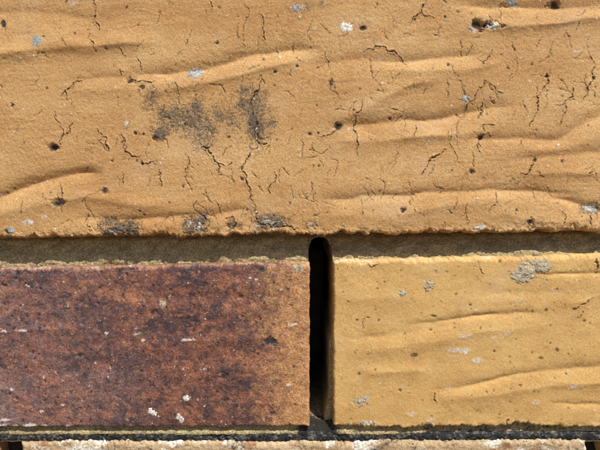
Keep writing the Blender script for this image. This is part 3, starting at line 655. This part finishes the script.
# mortar left on the right-hand wall of the weep hole
def dab(name, pts_u, v0, v1, y0, y1, mat, seed, label=None, parent=wall, n=(26, 40)):
    """a rough slab of mortar clinging to a side wall: pts_u gives its free surface over (y, v)"""
    ny, nv = n
    Y = np.linspace(y0, y1, ny); Vv = np.linspace(v0, v1, nv)
    YY, VV = np.meshgrid(Y, Vv)
    ua, ub = pts_u(YY, VV)
    ua = ua + 1.0 * fbm(YY / 5, VV / 9, seed, 4)
    def P(u): return np.stack([(u - 300) * PX, YY, (225 - VV) * PX], -1).reshape(-1, 3)
    A, B = P(ua), P(ub); k = nv * ny
    idx = np.arange(k).reshape(nv, ny)
    q1 = np.stack([idx[:-1, :-1], idx[:-1, 1:], idx[1:, 1:], idx[1:, :-1]], -1).reshape(-1, 4)
    q2 = q1[:, ::-1] + k
    ring = np.concatenate([idx[0, :-1], idx[:-1, -1], idx[-1, ::-1][:-1], idx[::-1, 0][:-1]])
    q3 = np.stack([np.roll(ring, -1), ring, ring + k, np.roll(ring, -1) + k], -1)
    Vx = np.concatenate([A, B]); c = Vx.mean(0); c[2] = Vx[:, 2].min()
    me = to_mesh(name, (Vx - c) / 1000, np.concatenate([q1, q2, q3]), {'stain_shade': np.full(2 * k, 0.25)}, mat)
    return part(name, me, (c[0] / 1000, c[1] / 1000, Z0 + c[2] / 1000), label=label)
dab('mortar_smear', lambda Y, V: (333 - 3.0 * sstep(330, 350, V) - 5.5 * sstep(385, 428, V) ** 2, 0 * Y + 336.5), 318, 431, 6.0, 84, m_mortar, 71, 'mortar smeared down the side of the weep hole')

# ------------------------------------------------------------------ crumbs stuck on the bricks
def crumb(F, parent, name, u, v, ru, rv, hh, mat, seed, ang=0.0, lumpy=0.5):
    """a crumb bonded to the face: a lumpy cap that dips under the brick surface all round, closed behind"""
    R = 1.55; st = 0.55
    nu = max(12, min(64, int(2 * R * ru / st))); nv = max(12, min(64, int(2 * R * rv / st)))
    a, b = np.meshgrid(np.linspace(-R, R, nu), np.linspace(-R, R, nv))
    x = a * ru; y = b * rv
    du = x * math.cos(ang) - y * math.sin(ang); dv = x * math.sin(ang) + y * math.cos(ang)
    q = 0.5 * (ru + rv)
    n1 = fbm(du / q * 1.5 + seed * 7.7, dv / q * 1.5 + seed * 3.3, 301, 5, gain=0.8)
    m = 0.85 - np.hypot(a, b) + (0.75 if 'lichen' in name else 1.3) * n1
    m -= 2.5 * np.clip(np.maximum(abs(a), abs(b)) - 1.3, 0, 1)
    ci = np.clip(np.searchsorted(F.us, u + du), 0, len(F.us) - 1)
    off = np.maximum(np.maximum(F.V[0, ci] + 2.0 - (v + dv), (v + dv) - F.V[-1, ci] + 2.0), np.maximum(F.us[0] + 2 - (u + du), u + du - F.us[-1] + 2))
    m = np.minimum(m, -0.5 * off)
    du = np.clip(u + du, F.us[0] + 1.5, F.us[-1] - 1.5) - u
    ci = np.clip(np.searchsorted(F.us, u + du), 0, len(F.us) - 1)
    dv = np.clip(v + dv, F.V[0, ci] + 1.5, F.V[-1, ci] - 1.5) - v
    h = 0.40 * hh * (0.75 * (1 - np.exp(-np.clip(m, 0, 3) * 2.2)) + 0.5 * lumpy * fbm(du / 3.2 + seed, dv / 3.2, 303, 4, gain=.65) * np.clip(m * 3, 0, 1)) + np.clip(m, -4, 0) * 0.9 - 0.02
    base = np.array([[F.height(u + p, v + r) for p, r in zip(P_, Q_)] for P_, Q_ in zip(du, dv)])
    X = (u + du - 300) * PX; Z = (225 - v - dv) * PX; Y = -(base + h)
    k = nu * nv; idx = np.arange(k).reshape(nv, nu)
    q1 = np.stack([idx[:-1, :-1], idx[1:, :-1], idx[1:, 1:], idx[:-1, 1:]], -1).reshape(-1, 4)
    ring = np.concatenate([idx[0, :-1], idx[:-1, -1], idx[-1, ::-1][:-1], idx[::-1, 0][:-1]])
    P = np.stack([X, Y, Z], -1).reshape(-1, 3)
    c = np.array([(u - 300) * PX, 0, (225 - v) * PX])
    P = np.concatenate([P, [[c[0], -F.height(u, v) + 1.5, c[2]]]])
    tri = np.stack([ring, np.roll(ring, -1), np.full(len(ring), k)], -1)
    me = to_mesh(name, (P - c) / 1000, q1, {'stain_shade': np.full(len(P), 0.22)}, mat, tris=tri)
    pl = parent.location
    return part(name, me, (c[0] / 1000 - pl.x, 0, Z0 + c[2] / 1000 - pl.z), parent)
T, Rd, Rt = (F_top, brick_top), (F_red, brick_red), (F_right, brick_right)
for k, (tg, nm, u, v, a, b, h, m, an, lu) in enumerate([
    (T, 'lichen_patch', 195.5, 71.5, 9.5, 7, 0.7, m_lichen, -0.5, .5), (T, 'lichen_patch', 38, 42, 6.5, 6, 0.6, m_lichen, 0.3, .6), (T, 'lichen_patch', 347, 27, 8, 6.5, 0.8, m_lime, 0.4, .7),
    (T, 'lime_crumb', 493, 26, 5, 4, 1.3, m_lime, 0.2, .4), (T, 'lime_crumb', 471, 29, 4, 2.4, .7, m_lichen, 0, .5), (T, 'lichen_patch', 466, 99, 5.5, 4, 0.6, m_lichen, 0, .7), (T, 'lichen_patch', 511, 2, 8, 5, .7, m_lichen, 0, .6),
    (T, 'lime_crumb', 12, 230, 4.6, 3.6, .9, m_lichen, 0, .5), (T, 'lichen_patch', 296, 8, 7, 4, .5, m_lichen, .2, .8), (T, 'lime_crumb', 480, 228, 7, 2.6, .6, m_lime, 0, .5), (T, 'lichen_patch', 592, 208, 8, 5, .6, m_lichen, .3, .8),
    (Rd, 'lime_crumb', 163, 304, 4, 4, .8, m_lump, 0, .5), (Rd, 'lime_crumb', 185.5, 399, 6.5, 3.3, .6, m_lime, -.1, .4), (Rd, 'lime_crumb', 153, 412, 6.5, 2.8, .5, m_lime, .55, .5), (Rd, 'lime_crumb', 180, 417.5, 6.2, 3.4, .6, m_lime, .9, .5),
    (Rd, 'mortar_crumb', 300, 268, 7.5, 5.5, .8, m_lump, 0, .7),
    (Rt, 'mortar_crumb', 402.5, 293, 5.6, 3.8, 1.3, m_lump, 0, .5), (Rt, 'mortar_crumb', 428.5, 286, 4.2, 6.4, 1.5, m_lump, 0.1, .5), (Rt, 'mortar_crumb', 361, 400.5, 9, 5, 1.1, m_lump, -.1, .8), (Rt, 'mortar_crumb', 368, 424.5, 9.5, 5, 2.2, m_lump, -.1, .3),
    (Rt, 'mortar_crumb', 527, 271, 15, 10.5, 1.8, m_lump, -.4, .9), (Rt, 'mortar_crumb', 541, 265, 9, 7, 1.8, m_lump, .2, .7), (Rt, 'mortar_crumb', 521, 279, 6, 4, 1.2, m_lump, -.2, .6), (Rt, 'mortar_crumb', 431, 428, 8, 6, 1.4, m_lump, .1, .6), (Rt, 'mortar_crumb', 543, 262, 5, 3.4, 1.0, m_lump, 0, .6)]):
    crumb(tg[0], tg[1], nm, u, v, a, b, h, m, k + 1, an, lu)

# ------------------------------------------------------------------ the rest of the wall round the viewed spot
def generic(name, mat, L, Hh, seed, waves):
    u1 = L / PX; v1 = Hh / PX
    us = np.linspace(0, u1, 190); tt = np.linspace(0, 1, int(90 * Hh / 100))
    F = Field(us, tt, ragged(poly((0, 0), (u1, 0)), 1.5, 400 + seed), ragged(poly((0, v1), (u1, v1)), 1.5, 420 + seed), endj(us, 1.5, 430 + seed)); F.D = np.zeros_like(F.U)
    r = np.random.RandomState(500 + seed)
    F.H += 0.4 * fbm(F.U / 90 + seed, F.V / 40, 440 + seed, 3) + 0.12 * fbm(F.U / 18, F.V / 12, 450 + seed, 3)
    for k in range(waves):
        u, v = r.uniform(0.1, 0.9) * u1, r.uniform(0.08, 0.92) * v1; w = r.uniform(40, 110); s = r.uniform(-.16, .05)
        F.wave([(u - w, v - s * w), (u, v + r.uniform(-4, 4)), (u + w, v + s * w)], -r.uniform(.5, 1.3), 8, 9)
    for k in range(26):
        u, v = r.rand(2) * (u1, v1); a = r.uniform(3, 15)
        F.blob('stain_shade', u, v, a * 1.5, a, r.uniform(.2, .55), r.uniform(-.5, .5), k, soft=.9)
        u, v = r.rand(2) * (u1, v1); a = r.uniform(2, 4)
        F.blob('lime', u, v, a * 1.5, a, r.uniform(.4, .8), 0, k)
    F.A['buffness'] = sstep(u1 * .85, u1, F.U); F.A['paleness'] = F.A['paleness'] + 0.3
    return F.build(name, mat, 88, 2.0, attrs=('crack', 'stain_shade', 'lime', 'buffness', 'paleness'))
TALL = [generic('tall_buff', m_buff, 290, 162, k, 14) for k in range(2)]
LOW = [generic('low_buff', m_buff_smooth, 290, 76, 10, 7), generic('low_red', m_red, 290, 76, 11, 4), generic('low_sandy', m_buff, 290, 76, 12, 7)]
def slab(name, x0, x1, z0, z1, y0, y1, mat, label=None, stain_shade=0.2):
    """closed mortar block with a rough front, millimetres in wall coordinates"""
    n = max(3, int((x1 - x0) / 3)); m = max(4, int((z1 - z0) / 3))
    us = np.linspace(x0, x1, n) / PX + 300; tt = np.linspace(0, 1, m)
    F = Field(us, tt, poly((-1e5, 225 - z1 / PX), (1e5, 225 - z1 / PX)), poly((-1e5, 225 - z0 / PX), (1e5, 225 - z0 / PX))); F.D = np.zeros_like(F.U)
    F.H += -y0 + 0.9 * fbm(F.U / 10, F.V / 8, 601, 4)
    F.A['stain_shade'] += stain_shade
    me = F.build(name, mat, y1, 0.3, attrs=('stain_shade',))
    return part(name, me, F.loc, label=label)
ra = np.random.RandomState(77)
def put(me, x_left, z_bot):
    part('brick', me, ((x_left + 145) / 1000, 0, Z0 + z_bot / 1000))
XL, XR = -760, 760
bottom_tall = (225 - 234) * PX
rowsT = [(-4.2 + 172 * k) for k in range(6)]
for k, zb in enumerate(rowsT):
    off = -153 + (0 if k % 2 == 0 else 150)
    xs = np.arange(off - 300 * 4, XR + 300, 300)
    for x in xs:
        if x + 290 < XL - 300 or x > XR + 300: continue
        if not (k == 0 and abs(x + 153) < 1):
            put(TALL[ra.randint(2)], x + 5, zb)
        slab('mortar_perpend', x - 7, x + 7, zb, zb + 162, 5, 80, m_mortar)
    slab('mortar_bed', XL - 290, XR + 290, zb + 160.5, zb + 173.5, 5, 80, m_mortar)
# the course with the weep hole
for x, i in ((-588.5, 0), (-888.5, 2), (-1188.5, 1), (318, 2), (618, 1), (918, 0)):
    put(LOW[i], x, -93.2)
for x in (-292.5, -592.5, -892.5, 312, 612, 912): slab('mortar_perpend', x - 7, x + 8, -93, -16, 5, 80, m_mortar)
# courses below
for x, i in ((-430, 1), (-730, 0), (-1030, 2), (142, 0), (442, 2), (742, 1), (1042, 2)): put(LOW[i], x, -175.6)
for x in (-434.5, -734.5, -1034.5, 437, 737, 1037): slab('mortar_perpend', x - 7, x + 8, -175, -100, 5, 80, m_mortar)
for x in (-134.5, 137): slab('mortar_perpend', x - 8, x + 9, -175, -99.8, 9, 80, m_mortar, None, 0.95)  # mask near full: the darkness of the two open joints is painted in
for r, zb in enumerate((-261, -347)):
    for k in range(-4, 4):
        x = k * 300 + (20 if r == 0 else 165)
        put(LOW[ra.randint(3)], x, zb); slab('mortar_perpend', x - 12, x + 3, zb, zb + 76, 5, 80, m_mortar)
    slab('mortar_bed', XL - 290, XR + 290, zb + 75, zb + 87, 5, 80, m_mortar)
slab('mortar_bed', XL - 290, XR + 290, -362, -346, 5, 80, m_mortar)

# inner leaf behind the cavity, with added unseen caps that keep light out of the cavity
def box_mesh(name, boxes, mat):
    vs_, qs = [], []
    for (x0, x1, y0, y1, z0, z1) in boxes:
        b = len(vs_)
        vs_ += [(x, y, z) for z in (z0, z1) for y in (y0, y1) for x in (x0, x1)]
        qs += [[b + i for i in f] for f in ((0, 1, 5, 4), (1, 3, 7, 5), (3, 2, 6, 7), (2, 0, 4, 6), (4, 5, 7, 6), (2, 3, 1, 0))]
    P = np.array(vs_) / 1000
    return to_mesh(name, P, np.array(qs), {'stain_shade': np.full(len(P), 0.3)}, mat, smooth=False)
ztop = rowsT[-1] + 172
part('inner_leaf', box_mesh('inner_leaf', [(XL - 300, XR + 300, 140, 230, -360, ztop)], m_mortar), (0, 0, Z0))
part('cavity_light_cap', box_mesh('cavity_light_cap', [(XL - 300, XR + 300, -2, 229, ztop + 1, ztop + 30), (XL - 330, XL - 301, 3, 229, -359, ztop), (XR + 301, XR + 330, 3, 229, -359, ztop)], m_mortar), (0, 0, Z0))

# ------------------------------------------------------------------ ground
n = 60
g = np.sign(np.linspace(-1, 1, n)) * np.abs(np.linspace(-1, 1, n)) ** 5 * 600
GX, GY = np.meshgrid(g, g)
GZ = 0.006 * fbm(GX * 3 + 50, GY * 3 + 50, 900, 3) - 0.004
idx = np.arange(n * n).reshape(n, n)
q = np.stack([idx[:-1, :-1], idx[:-1, 1:], idx[1:, 1:], idx[1:, :-1]], -1).reshape(-1, 4)
gr = bpy.data.objects.new('ground', to_mesh('ground', np.stack([GX, GY, GZ], -1).reshape(-1, 3), q, {}, m_ground))
col.objects.link(gr); gr['kind'] = 'structure'; gr['label'] = 'dry packed earth at the foot of the wall'; gr['category'] = 'ground'
